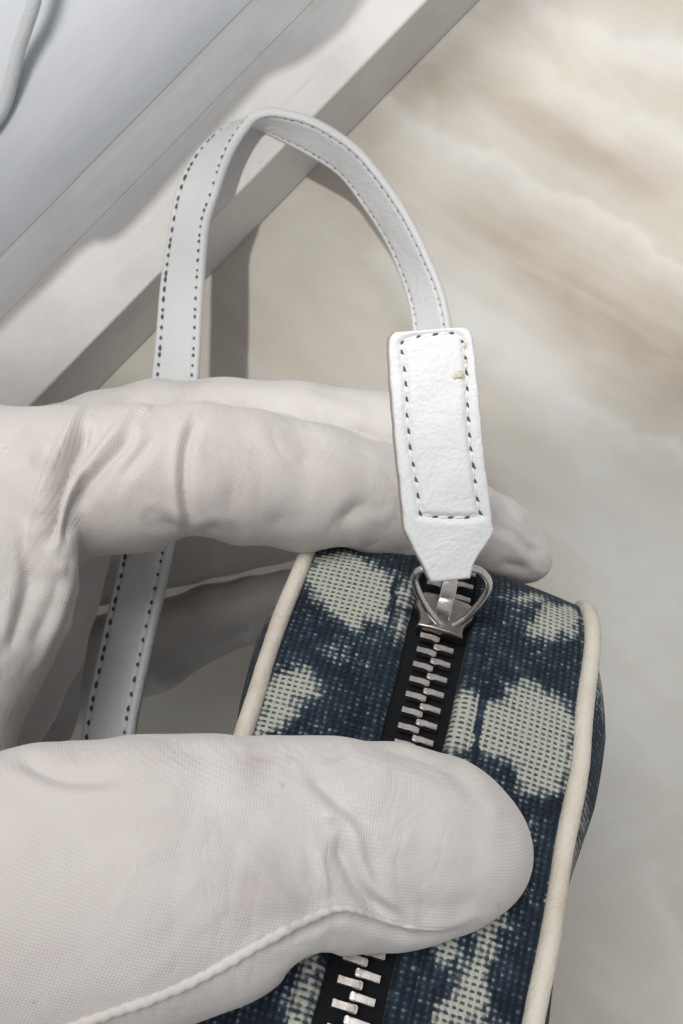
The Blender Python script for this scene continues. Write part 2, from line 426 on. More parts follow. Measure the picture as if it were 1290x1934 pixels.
frame_prism([(30.05, 2), (330, 2), (330, FH - 2.0), (30.05, FH - 2.0)], 'panel', M['panel'], fr, bev=0.3)

# unseen board added above the frame, edge shaped to shade the rail's far half
bz = 138.0
edge = [(-260, 880), (26, 600), (90, 540), (150, 476), (178, 458), (205, 457), (228, 446), (255, 420), (300, 370), (370, 290), (440, 215), (505, 146), (530, 134), (560, 122), (600, 95), (645, 60), (690, 0), (980, -300)]
dz = bz - FH
KL = np.array(KEY) / MM
E = []
for px, py in edge:
    g = P(px, py, D - FH); E.append((g + (KL - g) * (bz - FH) / (KL[2] - FH))[:2])
E = np.array(E)
out = E + nrm * 88.0
V = np.vstack([np.c_[E, np.full(len(E), bz)], np.c_[out, np.full(len(E), bz)], np.c_[E, np.full(len(E), bz + 4)], np.c_[out, np.full(len(E), bz + 4)]])
n = len(E); F = []
for i in range(n - 1):
    F += [(i, i + n, i + n + 1, i + 1), (i + 2 * n, i + 1 + 2 * n, i + 1 + 3 * n, i + 3 * n), (i, i + 1, i + 1 + 2 * n, i + 2 * n), (i + n, i + 3 * n, i + 3 * n + 1, i + n + 1)]
F += [(0, 2 * n, 3 * n, n), (n - 1, 2 * n - 1, 4 * n - 1, 3 * n - 1)]
shade_caster = mesh_obj('shade_caster_board', V, F, M['paint'], smooth=False)
tag(shade_caster, 'thin white board added out of view, notched edge shaped to cast the shadow on the white frame', 'shade_caster')

# loose white cord lying over the panel
zc = FH - 2.2 + 1.3
def on_z(px, py, z): return P(px, py, D - z)
cp = [on_z(90, -120, zc + 5), on_z(76, -50, zc + 5), on_z(63, 10, zc + 4), on_z(50, 50, zc + 3), on_z(34, 100, zc + 2), on_z(22, 150, zc + 1), on_z(8, 200, zc), on_z(-20, 240, zc), on_z(-70, 270, zc)]
V, F = tube(spline(cp, 80), 1.55, 16, squash=0.8)
cord = mesh_obj('white_ribbon', V, F, M['leather'])
tag(cord, 'thin white leather ribbon resting on the pale panel of the white board', 'ribbon')

# ------------------------------------------------------------------ leather pieces with stitching
def stitch_mesh(points, tang, nor, size, squash=0.55):
    """small sunk dark kites at the needle holes"""
    V = []; F = []
    for p, t, nn in zip(points, tang, nor):
        b = np.cross(nn, t); k = len(V)
        s = size * random.uniform(0.8, 1.15); sl = s * random.uniform(0.9, 1.3)
        ring = [t * sl, b * s * squash + t * 0.1 * s, -t * sl * 0.75, -b * s * squash - t * 0.1 * s]
        V += [p + r for r in ring] + [p + nn * 0.05, p - nn * 0.35]
        for i in range(4):
            F += [(k + i, k + (i + 1) % 4, k + 4), (k + (i + 1) % 4, k + i, k + 5)]
    return np.array(V), F

# ---- handle strap: defined by its two edges in space
STW = 10.0
A = [(560, 1660, 143), (420, 1650, 147), (320, 1590, 146), (262, 1480, 143), (258, 1390, 140), (293, 1220, 142), (330, 1040, 149), (358, 880, 168), (378, 715, 179), (385, 560, 181), (395, 430, 184),
     (420, 330, 186), (447, 270, 187), (478, 232, 187), (512, 215, 187), (560, 218, 188), (620, 243, 189), (680, 290, 191), (730, 350, 193), (780, 430, 195), (815, 500, 197),
     (838, 560, 198), (850, 618, 198), (862, 720, 196), (878, 850, 190), (885, 960, 180), (880, 1060, 168)]
B = [(520, 1760, None), (360, 1740, None), (230, 1650, None), (160, 1520, None), (153, 1390, None), (188, 1220, None), (228, 1040, None), (258, 880, None), (285, 715, None), (302, 540, None), (320, 425, None),
     (340, 360, None), (372, 298, None), (425, 246, None), (478, 236, None), (540, 262, None), (592, 292, None), (648, 330, None), (695, 395, None), (738, 465, None), (760, 520, None),
     (774, 570, None), (782, 620, None), (795, 720, None), (805, 850, None), (812, 960, None), (805, 1060, None)]
PA = np.array([P(*q) for q in A]); PB = []
for a, (bx, by, _) in zip(A, B):
    pa = P(*a); d = a[2]
    lat = np.linalg.norm(P(bx, by, d)[:2] - pa[:2])
    dd = d + math.sqrt(max(STW ** 2 - lat ** 2, 0.0))
    PB.append(P(bx, by, dd))
PB = np.array(PB)
NS = 420
mid = spline(np.hstack([(PA + PB) / 2, norm(PB - PA)]), NS)
C0 = mid[:, :3]; Wd = norm(mid[:, 3:])
for _ in range(60):
    Wd[1:-1] = norm(Wd[1:-1] * 2 + Wd[:-2] + Wd[2:])
T = norm(np.gradient(C0, axis=0)); Wd = norm(Wd - (Wd * T).sum(1, keepdims=True) * T)
Nn = np.cross(T, Wd)                         # one face of the ribbon
# make the +N face the outer one (towards the lens on the left limb)
if Nn[150][2] < 0: Nn = -Nn
prof = []
hw, ht = STW / 2, 1.05
qs = np.concatenate([np.linspace(-1, 1, 41)])
def ht_at(q):
    e = max(0.0, (abs(q) - 0.84) / 0.16)
    return ht * math.sqrt(max(0.0, 1 - e ** 2.4)) - 0.30 * math.exp(-((abs(q) - 0.72) / 0.055) ** 2)
top = [(q * hw, ht_at(q)) for q in qs]; bot = [(q * hw, -ht_at(q)) for q in qs[::-1]]
prof = np.array(top + bot[1:-1])
wv = np.array([0.12 * math.sin(i * 0.09) + 0.08 * math.sin(i * 0.23 + 1) for i in range(NS)])
V = (C0[:, None] + prof[None, :, 0, None] * Wd[:, None] + (prof[None, :, 1, None] + wv[:, None, None] * (np.abs(prof[None, :, 0, None]) / hw)) * Nn[:, None]).reshape(-1, 3)
npf = len(prof)
F = grid_faces(NS, npf, True) + [tuple(range(npf))[::-1], tuple((NS - 1) * npf + k for k in range(npf))]
strap = empty('handle_strap', C0[NS // 2])
def child_mesh(name, V, F, mat, parent, **kw):
    loc = np.array(parent.location) / MM
    p = parent.parent
    while p is not None: loc = loc + np.array(p.location) / MM; p = p.parent
    return mesh_obj(name, np.asarray(V) - loc, F, mat, parent, **kw)
tag(strap, 'narrow white leather carrying strap with perforated stitch rows looping behind the gloved fingers', 'strap')
child_mesh('leather_band', V, F, M['leather'], strap)
seg = np.r_[0, np.cumsum(np.linalg.norm(np.diff(C0, axis=0), axis=1))]
for sgn in (1, -1):
    ss = np.arange(1.0, seg[-1] - 1, 2.15)
    ix = np.clip(np.searchsorted(seg, ss), 1, NS - 2)
    VV, FF = [], []; off = 0
    for face, size in ((1, 0.72 if sgn > 0 else 0.52), (-1, 0.36)):
        pts = [C0[i] + Wd[i] * hw * (sgn * 0.72) + face * Nn[i] * (ht - (0.08 if face > 0 else 0.2)) + Nn[i] * wv[i] * 0.72 for i in ix]
        SV, SF = stitch_mesh(pts, [T[i] for i in ix], [face * Nn[i] for i in ix], size, 0.72)
        VV.append(SV); FF += [tuple(k + off for k in f) for f in SF]; off += len(SV)
    child_mesh('stitch_row', np.vstack(VV), FF, M['hole'], strap, smooth=False)

# ------------------------------------------------------------------ bag
O3 = P(822, 1215, 127.0)
tn = norm(P(655, 1934, 96.0) - O3)           # along the zipper, towards the lens
wd = np.array([0.968, -0.235, 0.06]); wd = norm(wd - (wd @ tn) * tn)
nv = np.cross(tn, wd); nv = nv if nv[2] > 0 else -nv
HWID = 22.3; S0, S1, VB, RC = -20.5, 100.0, -98.0, 15.0
def bag(u, s, v):
    u = np.asarray(u, float)[..., None]; s = np.asarray(s, float)[..., None]; v = np.asarray(v, float)[..., None]
    u = u * (1 - 0.0030 * np.clip(s - 12, 0, 60))
    return O3 + u * wd + s * tn + v * nv
def px_to_us(px, py, v0=0.0):
    e = P(px, py, 100.0) - np.array([0, 0, D]); c = np.array([0, 0, D])
    pl = O3 + nv * v0
    k = ((pl - c) @ nv) / (e @ nv); h = c + k * e - O3
    return h @ wd, h @ tn
def loop_profile(n=300, inset=0.0):
    s0, s1, v0, v1, r = S0 + inset, S1 - inset, VB + inset, -inset, max(RC - inset, 1.0)
    pts = []
    for cx, cy, a0 in ((s1 - r, v1 - r, 90), (s1 - r, v0 + r, 0), (s0 + r, v0 + r, -90), (s0 + r, v1 - r, -180)):
        for k in range(13):
            a = math.radians(a0 - k * 90 / 12); pts.append((cx + r * math.cos(a), cy + r * math.sin(a)))
    p = np.array(pts + [pts[0]])
    # dense on straight runs
    L = np.r_[0, np.cumsum(np.linalg.norm(np.diff(p, axis=0), axis=1))]
    s = np.linspace(0, L[-1], n, endpoint=False)
    q = np.stack([np.interp(s, L, p[:, k]) for k in (0, 1)], 1)
    tq = np.roll(q, -1, 0) - np.roll(q, 1, 0); tq = norm(tq)
    nq = np.stack([-tq[:, 1], tq[:, 0]], 1)      # outward normal
    c = np.array([(S0 + S1) / 2, VB / 2])
    if ((q - c) * nq).sum() < 0: nq = -nq
    return q, nq, s
NL = 720
q, nq, sl = loop_profile(NL)
bagT = empty('zip_pouch', bag(0, (S0 + S1) / 2, VB)[...])
tag(bagT, 'dark blue and cream knitted denim zip pouch with cream piping in the gloved hand', 'bag')
patches = [
    ([(608, 1055), (591, 1095), (614, 1141), (674, 1192), (682, 1175), (717, 1178), (734, 1106), (700, 1085), (654, 1049)], 1.0),
    ([(750, 1115), (768, 1118), (762, 1215), (748, 1212)], 0.75),
    ([(516, 1290), (573, 1278), (591, 1316), (553, 1321), (542, 1350), (493, 1382), (480, 1385)], 0.95),
    ([(600, 1218), (680, 1225), (690, 1275), (620, 1262)], 0.32),
    ([(952, 1136), (1004, 1118), (1039, 1131), (978, 1150)], 0.62),
    ([(1039, 1140), (1083, 1143), (1083, 1190), (1031, 1204), (1000, 1204), (1010, 1179)], 0.95),
    ([(968, 1313), (999, 1310), (1044, 1329), (1073, 1360), (1070, 1389), (1062, 1442), (1039, 1492), (989, 1492), (983, 1450), (936, 1424), (899, 1424), (846, 1410), (842, 1376), (873, 1324), (910, 1347), (957, 1345)], 1.0),
    ([(925, 1744), (968, 1712), (962, 1754), (944, 1765), (935, 1823), (925, 1945), (840, 1945), (881, 1870), (899, 1849), (925, 1809)], 0.85),
    ([(838, 1775), (870, 1785), (880, 1822), (836, 1818)], 0.8),
    ([(572, 1800), (586, 1830), (556, 1960), (520, 1960), (540, 1870)], 0.7),
    ([(420, 1830), (500, 1830), (470, 1900), (400, 1900)], 0.35),
    ([(985, 1560), (1040, 1560), (1020, 1690), (990, 1660)], 0.25),
]
slits = [([(903, 1320), (910, 1320), (896, 1440), (888, 1440)], 1.0),
         ([(700, 1108), (705, 1108), (690, 1180), (685, 1180)], 0.0), ([(739, 1100), (747, 1100), (738, 1200), (730, 1200)], 0.9)]
def bleach_of(U, S, top):
    a = np.full(U.shape, 0.12)
    for poly, k in patches:
        pl = [px_to_us(*p) for p in poly]
        dd, _ = poly_dist(U, S, pl, True); ins = in_poly(U, S, pl)
        sd = np.where(ins, -dd, dd)
        a = np.maximum(a, k * np.clip(0.5 - (sd - 0.7) / 4.2, 0, 1))
    for poly, k in slits:
        pl = [px_to_us(*p) for p in poly]
        dd, _ = poly_dist(U, S, pl, True); ins = in_poly(U, S, pl)
        a = np.where(ins | (dd < 0.15), np.minimum(a, 1 - k), a)
    return np.where(top, a, 0.12)
ZH = 5.0
def gusset(u0, u1, name, side):
    us = np.linspace(u0, u1, 36)
    lift = 1.7 * (1 - (us / HWID) ** 2)
    edge_u = u1 if side < 0 else u0
    e = np.exp(-np.abs(us - edge_u) / 0.5)
    lift = lift - 0.5 * e + 0.35 * np.exp(-((np.abs(us - edge_u) - 2.6) / 0.9) ** 2) * 0 
    # a stitched welt: shallow groove 2.6 mm from the folded edge
    lift = lift - 0.35 * np.exp(-((np.abs(us - edge_u) - 2.6) / 0.4) ** 2)
    cols_u = us.copy(); cols_l = lift.copy()
    # fold the zip edge down under
    ext_u = np.array([edge_u - side * 0.15, edge_u + side * 0.2, edge_u + side * 0.9]); ext_l = np.array([lift[np.argmin(np.abs(us - edge_u))] - 0.5, 0.25, -0.3])
    if side < 0: cols_u = np.r_[cols_u, ext_u]; cols_l = np.r_[cols_l, ext_l]
    else: cols_u = np.r_[ext_u[::-1], cols_u]; cols_l = np.r_[ext_l[::-1], cols_l]
    nc = len(cols_u)
    wob = 0.35 * np.sin(q[:, 0] * 0.21 + side) + 0.25 * np.sin(q[:, 0] * 0.47 + 2 * side)
    Sg = q[:, None, 0] + nq[:, None, 0] * (cols_l[None] + 0.25 * wob[:, None]); Vg = q[:, None, 1] + nq[:, None, 1] * (cols_l[None] + 0.25 * wob[:, None])
    Ug = np.broadcast_to(cols_u[None], Sg.shape) + 0.25 * wob[:, None]* (np.abs(cols_u - edge_u) < 2)[None]
    V = bag(Ug, Sg, Vg).reshape(-1, 3)
    F = grid_faces(NL, nc, False, True)
    uv = np.stack([Ug.ravel(), np.broadcast_to(sl[:, None], Sg.shape).ravel()], 1)
    top = (Vg > -14).ravel()
    bl = bleach_of(Ug.ravel(), Sg.ravel(), top)
    o = child_mesh(name, V, F, M['denim'], bagT, uv=uv, attrs=dict(bleach=bl))
    sd = o.modifiers.new('thick', 'SOLIDIFY'); sd.thickness = 0.5 * MM; sd.offset = -1
    return o
gusset(-HWID, -ZH, 'gusset', -1); gusset(ZH, HWID, 'gusset', 1)
# zipper tape
us = np.linspace(-ZH - 1.3, ZH + 1.3, 24)
lf = 0.55 + 0.25 * np.exp(-(us / 3.0) ** 4)
Sg = q[:, None, 0] + nq[:, None, 0] * lf[None]; Vg = q[:, None, 1] + nq[:, None, 1] * lf[None]
Ug = np.broadcast_to(us[None], Sg.shape)
zipper = child_mesh('zipper_tape', bag(Ug, Sg, Vg).reshape(-1, 3), grid_faces(NL, len(us), False, True), M['tape'], bagT,
                    uv=np.stack([Ug.ravel(), np.broadcast_to(sl[:, None], Sg.shape).ravel()], 1))
# teeth
def tooth_mesh():
    bm = bmesh.new()
    # profile in (length along u, half width along s): slim bar, knob at the inner end
    out = [(0.0, 0.38), (1.6, 0.39), (2.0, 0.36), (2.3, 0.48), (2.75, 0.44), (2.9, 0.28)]
    ring = [(-x, y) for x, y in out] 
    pts = [(x, y) for x, y in out] + [(x, -y) for x, y in out[::-1]]
    lo = [bm.verts.new((x * MM, y * MM, 0)) for x, y in pts]; hi = [bm.verts.new((x * MM, y * MM, (1.25 if x < 2.2 else 1.15) * MM)) for x, y in pts]
    n = len(pts)
    for i in range(n): bm.faces.new((lo[i], lo[(i + 1) % n], hi[(i + 1) % n], hi[i]))
    bm.faces.new(hi); bm.faces.new(lo[::-1])
    bmesh.ops.bevel(bm, geom=[e for e in bm.edges if all(v in hi for v in e.verts)], offset=0.14 * MM, segments=2, affect='EDGES')
    bmesh.ops.recalc_face_normals(bm, faces=bm.faces)
    me = bpy.data.meshes.new('tooth'); bm.to_mesh(me); bm.free(); me.materials.append(M['tooth'])
    return me
tm = tooth_mesh()
from mathutils import Matrix
zl = np.array(bagT.location) / MM
def place_tooth(s, side, gapu=0.0, jit=0.0):
    c = bag(side * (2.6 + gapu), s, 1.72)
    ux = -side * wd + 0.0 * tn
    ang = random.uniform(-0.02, 0.02)
    ux = norm(ux + tn * ang)
    uz = nv; uy = np.cross(uz, ux)
    c = c + uz * random.uniform(-0.04, 0.04)
    Mx = Matrix(((ux[0], uy[0], uz[0], (c[0] - zl[0]) * MM), (ux[1], uy[1], uz[1], (c[1] - zl[1]) * MM), (ux[2], uy[2], uz[2], (c[2] - zl[2]) * MM), (0, 0, 0, 1)))
    o = bpy.data.objects.new('tooth', tm); link(o, zipper); o.matrix_local = Mx
PITCH = 2.45
k = 0
s = 0.9
while s < S1 - RC:
    place_tooth(s, -1); place_tooth(s + PITCH / 2, 1); s += PITCH
s = -8.5
while s > -15.5:
    place_tooth(s, -1, 0.9); place_tooth(s + PITCH / 2, 1, 0.9); s -= PITCH
# piping
for sd_ in (-1, 1):
    lift = 0.55
    S_ = q[:, 0] + nq[:, 0] * lift; V_ = q[:, 1] + nq[:, 1] * lift
    pth = bag(np.full(NL, sd_ * (HWID + 0.75)) + 0.12 * np.sin(sl * 0.3), S_, V_)
    A3, B3 = wd[None], (nq[:, :1] * tn + nq[:, 1:] * nv)
    an = np.linspace(0, 2 * math.pi, 18, endpoint=False)
    rr = 1.30 + 0.035 * np.sin(sl * 0.35) + 0.012 * np.sin(sl * 2.3 + 1)
    Vp = pth[:, None] + rr[:, None, None] * (np.cos(an)[None, :, None] * A3[:, None] + np.sin(an)[None, :, None] * B3[:, None])
    child_mesh('piping', Vp.reshape(-1, 3), grid_faces(NL, 18, True, True), M['piping'], bagT)
# side panels, bulging
for sd_ in (-1, 1):
    rings = np.linspace(0, 1, 30) ** 1.35
    cs, cv = (S0 + S1) / 2, VB / 2
    Vs, uvs = [], []
    for r_ in rings:
        k = 1 - 0.97 * r_
        S_ = cs + (q[:, 0] - cs) * k; V_ = cv + (q[:, 1] - cv) * k
        b = (5.6 if sd_ < 0 else 8.6) * (1 - (1 - min(1, r_ / 0.36)) ** 2.2) * (1 - (0.62 if sd_ < 0 else 0.30) * np.clip((S_ - 2) / 25, 0, 1) + (0 if sd_ < 0 else 0.12) * np.clip((S_ - 30) / 20, 0, 1))
        V_ = V_ + 0; U_ = sd_ * (HWID - 0.2 + b) + sd_ * 0.4 * np.sin(sl * 0.12) * min(1, r_ * 3)
        Vs.append(bag(U_, S_, V_)); uvs.append(np.stack([S_, V_], 1))
    Vs.append(bag(np.array([sd_ * (HWID - 0.2 + (2.3 if sd_ < 0 else 7.0))]), np.array([cs]), np.array([cv]))); uvs.append(np.array([[cs, cv]]))
    F = grid_faces(30, NL, True); c = 30 * NL
    F += [(29 * NL + i, 29 * NL + (i + 1) % NL, c) for i in range(NL)]
    UVs = np.vstack(uvs)
    rs = np.random.RandomState(11); bl = np.zeros(len(UVs))
    for _k in range(8):
        w_ = rs.normal(size=2) * 0.16; bl += np.sin(UVs @ w_ + rs.uniform(0, 6.28) + 1.5 * np.sin(UVs @ (rs.normal(size=2) * 0.1)))
    bl = np.clip(0.16 + 0.11 * bl, 0.02, 0.8)
    child_mesh('side_panel', np.vstack(Vs), F, M['denim'], bagT, uv=UVs, attrs=dict(bleach=bl))

# ---- slider (rides on the zipper) with bridge
def strip_solid(rows, mat, name, parent):
    """rows: list of closed rings of points (equal count) -> capped solid"""
    n = len(rows[0]); V = np.vstack(rows)
    F = grid_faces(len(rows), n, True) + [tuple(range(n))[::-1], tuple((len(rows) - 1) * n + k for k in range(n))]
    return child_mesh(name, V, F, mat, parent)
def ring_us(s, hwid, v0, v1, r=0.3, crown=0.0):
    pts = [(-hwid, v0), (hwid, v0), (hwid, v1 - r), (hwid - r, v1), (hwid * 0.4, v1 + crown), (-hwid * 0.4, v1 + crown), (-hwid + r, v1), (-hwid, v1 - r)]
    return np.array([bag(u, s, v) for u, v in pts])
rows = [ring_us(s, h, 1.9, t_, 0.25, 0.25) for s, h, t_ in ((-6.4, 2.4, 3.2), (-6.1, 3.5, 3.6), (-5.4, 4.3, 3.8), (-4.4, 4.5, 3.9), (-3.2, 4.25, 3.9), (-2.3, 3.6, 3.9), (-1.4, 3.3, 3.95), (-0.4, 3.35, 4.0), (0.0, 3.5, 4.1), (0.25, 3.5, 3.8))]
sld = strip_solid(rows, M['nickel'], 'slider', bagT)
bv = sld.modifiers.new('bevel', 'BEVEL'); bv.width = 0.18 * MM; bv.segments = 2; bv.limit_method = 'ANGLE'; bv.angle_limit = 0.6
# bridge
rows = []
for s, v, th, hw_ in ((-8.6, 2.6, 0.9, 1.05), (-8.2, 5.6, 0.9, 1.1), (-7.0, 6.7, 0.85, 1.1), (-5.0, 7.1, 0.85, 1.15), (-3.4, 7.0, 0.9, 1.15), (-2.7, 6.5, 0.95, 1.2), (-2.0, 5.2, 1.0, 1.2), (-1.6, 3.7, 1.1, 1.2)):
    # local frame along the arch
    rows.append((s, v, th, hw_))
R_ = []
arr = np.array([(a, b) for a, b, _, _ in rows]); tg = norm(np.gradient(arr, axis=0)); nn = np.stack([-tg[:, 1], tg[:, 0]], 1)
for i, (s, v, th, hw_) in enumerate(rows):
    pts = []
    for u, off in ((-hw_, -th / 2), (hw_, -th / 2), (hw_, th / 2 - 0.15), (hw_ - 0.2, th / 2), (-hw_ + 0.2, th / 2), (-hw_, th / 2 - 0.15)):
        pts.append(bag(u - 0.35, s + nn[i, 0] * off, v + nn[i, 1] * off))
    R_.append(np.array(pts))
br = strip_solid(R_, mat_metal('bridge_nickel', rgb(0.75, 0.72, 0.69), 0.12), 'slider_bridge', bagT)
bv = br.modifiers.new('bevel', 'BEVEL'); bv.width = 0.12 * MM; bv.segments = 2; bv.limit_method = 'ANGLE'; bv.angle_limit = 0.6
# triangular pull ring
rp = [P(x, y, 118.7 + (y - 1072) / 112 * 6.3) for x, y in ((842, 1184), (820, 1166), (800, 1137), (786, 1108), (783, 1090), (793, 1077), (815, 1072), (850, 1070), (888, 1073), (908, 1079), (922, 1096), (921, 1116), (906, 1139), (876, 1170))]
rp = spline(rp, 150, True)
V, F = tube(rp, 0.54, 14, True, ref=(0, 0, 1))
child_mesh('pull_ring', V, F, M['ring'], bagT)

# ---- leather pull tab hanging on the ring
rowsL = [(748, 628), (740, 634), (735, 645), (736, 680), (741, 760), (749, 850), (757, 930), (763, 985), (766, 1003), (782, 1036), (800, 1070), (814, 1098)]
rowsR = [(866, 619), (880, 622), (889, 634), (894, 665), (902, 750), (911, 850), (920, 925), (927, 985), (930, 1002), (912, 1032), (893, 1062), (886, 1090)]
def tabd(py): return 112.5 + (py - 620) / 480 * 5.5
NB, NA = 150, 64
Lc = spline([(x, y, 0) for x, y in rowsL], NB); Rc = spline([(x, y, 0) for x, y in rowsR], NB)
Lc[:, 0] += 0.8 * np.sin(np.linspace(0, 40, NB)) * np.sin(np.linspace(0, 17, NB) + 1); Rc[:, 0] += 0.8 * np.sin(np.linspace(1, 37, NB)) * np.sin(np.linspace(0, 19, NB))
b_l = [(768, 655), (757, 668), (762, 740), (770, 830), (778, 905), (792, 965), (796, 974)]
stitch_px = [(757, 652), (762, 646), (778, 638), (812, 633), (852, 630), (868, 640), (876, 655), (878, 690), (880, 720), (881, 780), (887, 850), (893, 890), (897, 930), (903, 965), (906, 972), (880, 976), (845, 976), (812, 974), (793, 970), (789, 935), (783, 890), (775, 850), (772, 815), (768, 780), (768, 750), (766, 715), (762, 685), (757, 652)]
tt = np.linspace(0, 1, NA)[None, :, None]
G = Lc[:, None] * (1 - tt) + Rc[:, None] * tt
GX, GY = G[..., 0], G[..., 1]
dst, _ = poly_dist(GX, GY, stitch_px)
outl = np.vstack([Lc[:, :2], Rc[::-1, :2]])
de, _ = poly_dist(GX, GY, outl, True)
PM = 115.0 / FPX
hgt = 1.0 - 0.45 * np.exp(-(dst / 6.0) ** 2) + 0.06 * np.exp(-((dst - 15) / 9.0) ** 2)
hgt = hgt - 0.32 * np.clip(1 - de / 5.0, 0, 1) ** 2
hgt = hgt + 0.10 * np.sin(GX * 0.045 + GY * 0.021) * np.sin(GY * 0.03) * np.clip(de / 30, 0, 1)
dep = tabd(GY) + 1.0 * ((GX - 835) / 80) ** 2 * 0.35 + 0.6 * np.sin((GY - 620) / 480 * math.pi) * -0.8
base = np.stack([(GX - 645) * dep / FPX, (967 - GY) * dep / FPX, D - dep], -1)
du = np.gradient(base, axis=1); dv_ = np.gradient(base, axis=0)
nb = norm(np.cross(du, dv_)); nb = np.where(nb[..., 2:] < 0, -nb, nb)
Vt = base + nb * hgt[..., None]; Vb = base - nb * 0.15
# front leather skin
tab = empty('pull_tab', P(850, 1090, tabd(1090)))
tag(tab, 'white leather zipper pull tab with stitched border and pointed lower end', 'pull tab')
def skin(Vf, Vk, name, mat):
    V = np.vstack([Vf.reshape(-1, 3), Vk.reshape(-1, 3)]); F = grid_faces(NB, NA); off = NB * NA
    F += [tuple(off + i for i in f[::-1]) for f in grid_faces(NB, NA)]
    bd = [j for j in range(NA)] + [i * NA + NA - 1 for i in range(1, NB)] + [(NB - 1) * NA + j for j in range(NA - 2, -1, -1)] + [i * NA for i in range(NB - 2, 0, -1)]
    for a, b in zip(bd, bd[1:] + bd[:1]): F.append((a, off + a, off + b, b))
    return child_mesh(name, V, F, mat, tab)
skin(Vt, Vb, 'front_leather', M['leather'])
# raw core and back leather, a little larger on the left where the edge shows
cen = base.reshape(NB, NA, 3).mean(1, keepdims=True)
ex = 1.0 + 0.012
core = cen + (base - cen) * ex - nb * 0.16 + np.array([-0.30, 0.05, 0])
skin(core, core - nb * 1.1, 'raw_core', M['raw'])
bk = cen + (base - cen) * 1.0 - nb * 1.3
skin(bk, bk - nb * 0.8, 'back_leather', M['leather'])
# stitch holes
sp = np.array(stitch_px, float); L = np.r_[0, np.cumsum(np.hypot(*np.diff(sp, axis=0).T))]
pts, tg, nr, tpath = [], [], [], []
fl = Vt.reshape(-1, 3); gxy = np.stack([GX.ravel(), GY.ravel()], 1); nbf = nb.reshape(-1, 3)
s = 6.0
while s < L[-1]:
    x = np.interp(s, L, sp[:, 0]); y = np.interp(s, L, sp[:, 1])
    i = np.argmin((gxy[:, 0] - x) ** 2 + (gxy[:, 1] - y) ** 2)
    x2 = np.interp(s + 3, L, sp[:, 0]); y2 = np.interp(s + 3, L, sp[:, 1])
    t3 = norm(np.array([x2 - x, y - y2, 0.0])); a = random.uniform(0.3, 0.8)
    t3 = norm(t3 + 0.5 * np.cross(nbf[i], t3))
    pts.append(fl[i] + nbf[i] * 0.06); tg.append(t3); nr.append(nbf[i]); s += random.uniform(27, 33)
SV, SF = stitch_mesh(pts, tg, nr, 0.60, 0.58)
child_mesh('stitch_row', SV, SF, M['hole'], tab, smooth=False)
# thread lying in the groove, dashed
TV, TF = [], []
for a, b in zip(pts, pts[1:]):
    ln = np.linalg.norm(b - a)
    if ln > 3.5: continue
    pp = a + (b - a) * np.linspace(0.16, 0.84, 8)[:, None]
    zz = np.sin(np.linspace(0, math.pi, 8)) * 0.10 - 0.12
    pp = pp + np.array([0, 0, 1.0]) * zz[:, None]
    v, f = tube(pp, 0.19 * np.sin(np.linspace(0.5, math.pi - 0.5, 8)), 8)
    k = len(TV) and sum(len(x) for x in TV)
    TF += [tuple(i + k for i in ff) for ff in f]; TV.append(v)
child_mesh('thread', np.vstack(TV), TF, M['leather'], tab)
# amber residue where stitches are gone
for px, py, r in ((864, 707, 0.55), (871, 711, 0.38), (858, 712, 0.34), (877, 682, 0.42), (878, 692, 0.34), (875, 652, 0.5)):
    i = np.argmin((gxy[:, 0] - px) ** 2 + (gxy[:, 1] - py) ** 2); c = fl[i]
    bm = bmesh.new(); bmesh.ops.create_icosphere(bm, subdivisions=3, radius=1.0)
    Vv = np.array([v.co[:] for v in bm.verts]); Ff = [[v.index for v in f.verts] for f in bm.faces]; bm.free()
    rr = 1 + 0.22 * mnoise_arr(Vv, 2.0, px)
    Vv = Vv * rr[:, None] * np.array([r, r, r * 0.45]) + c
    child_mesh('glue_residue', Vv, Ff, M['glue'], tab)

# ------------------------------------------------------------------ gloved hand
H_ = 0.66
lo = np.array([-150.0, -100.0, 12.0]); hi = np.array([62.0, 36.0, 160.0])
dim = np.ceil((hi - lo) / H_).astype(int) + 1
ax = [lo[i] + H_ * np.arange(dim[i]) for i in range(3)]
BIG = 8.0
def chain_field(pts, k_in=1.2, sq=1.0):
    """round-cone chain; pts (px,py,d,r)."""
    Fd = np.full(dim, BIG, np.float32)
    Q = [(P(x, y, d), r) for x, y, d, r in pts]
    for (a, ra), (b, rb) in zip(Q, Q[1:]):
        R = max(ra, rb) + 6.5
        i0 = np.clip(((np.minimum(a, b) - R - lo) / H_).astype(int), 0, dim - 1); i1 = np.clip(((np.maximum(a, b) + R - lo) / H_).astype(int) + 2, 1, dim)
        if np.any(i1 <= i0): continue
        x = (ax[0][i0[0]:i1[0]] - a[0]).astype(np.float32)[:, None, None]
        y = (ax[1][i0[1]:i1[1]] - a[1]).astype(np.float32)[None, :, None]
        z = (ax[2][i0[2]:i1[2]] - a[2]).astype(np.float32)[None, None, :] * sq
        ab = (b - a) * np.array([1, 1, sq])
        t = np.clip((x * ab[0] + y * ab[1] + z * ab[2]) / (ab @ ab), 0, 1)
        dd = np.sqrt((x - t * ab[0]) ** 2 + (y - t * ab[1]) ** 2 + (z - t * ab[2]) ** 2) - (ra + (rb - ra) * t)
        sub = Fd[i0[0]:i1[0], i0[1]:i1[1], i0[2]:i1[2]]
        h = np.maximum(k_in - np.abs(sub - dd), 0) / k_in
        sub[...] = np.minimum(sub, dd) - h * h * k_in * 0.25
    return Fd
def smin(a, b, k):
    h = np.maximum(k - np.abs(a - b), 0) / k
    return np.minimum(a, b) - h * h * k * 0.25
WR = (-900, 1650, 132, 24); WR2 = (-1250, 1750, 132, 25)
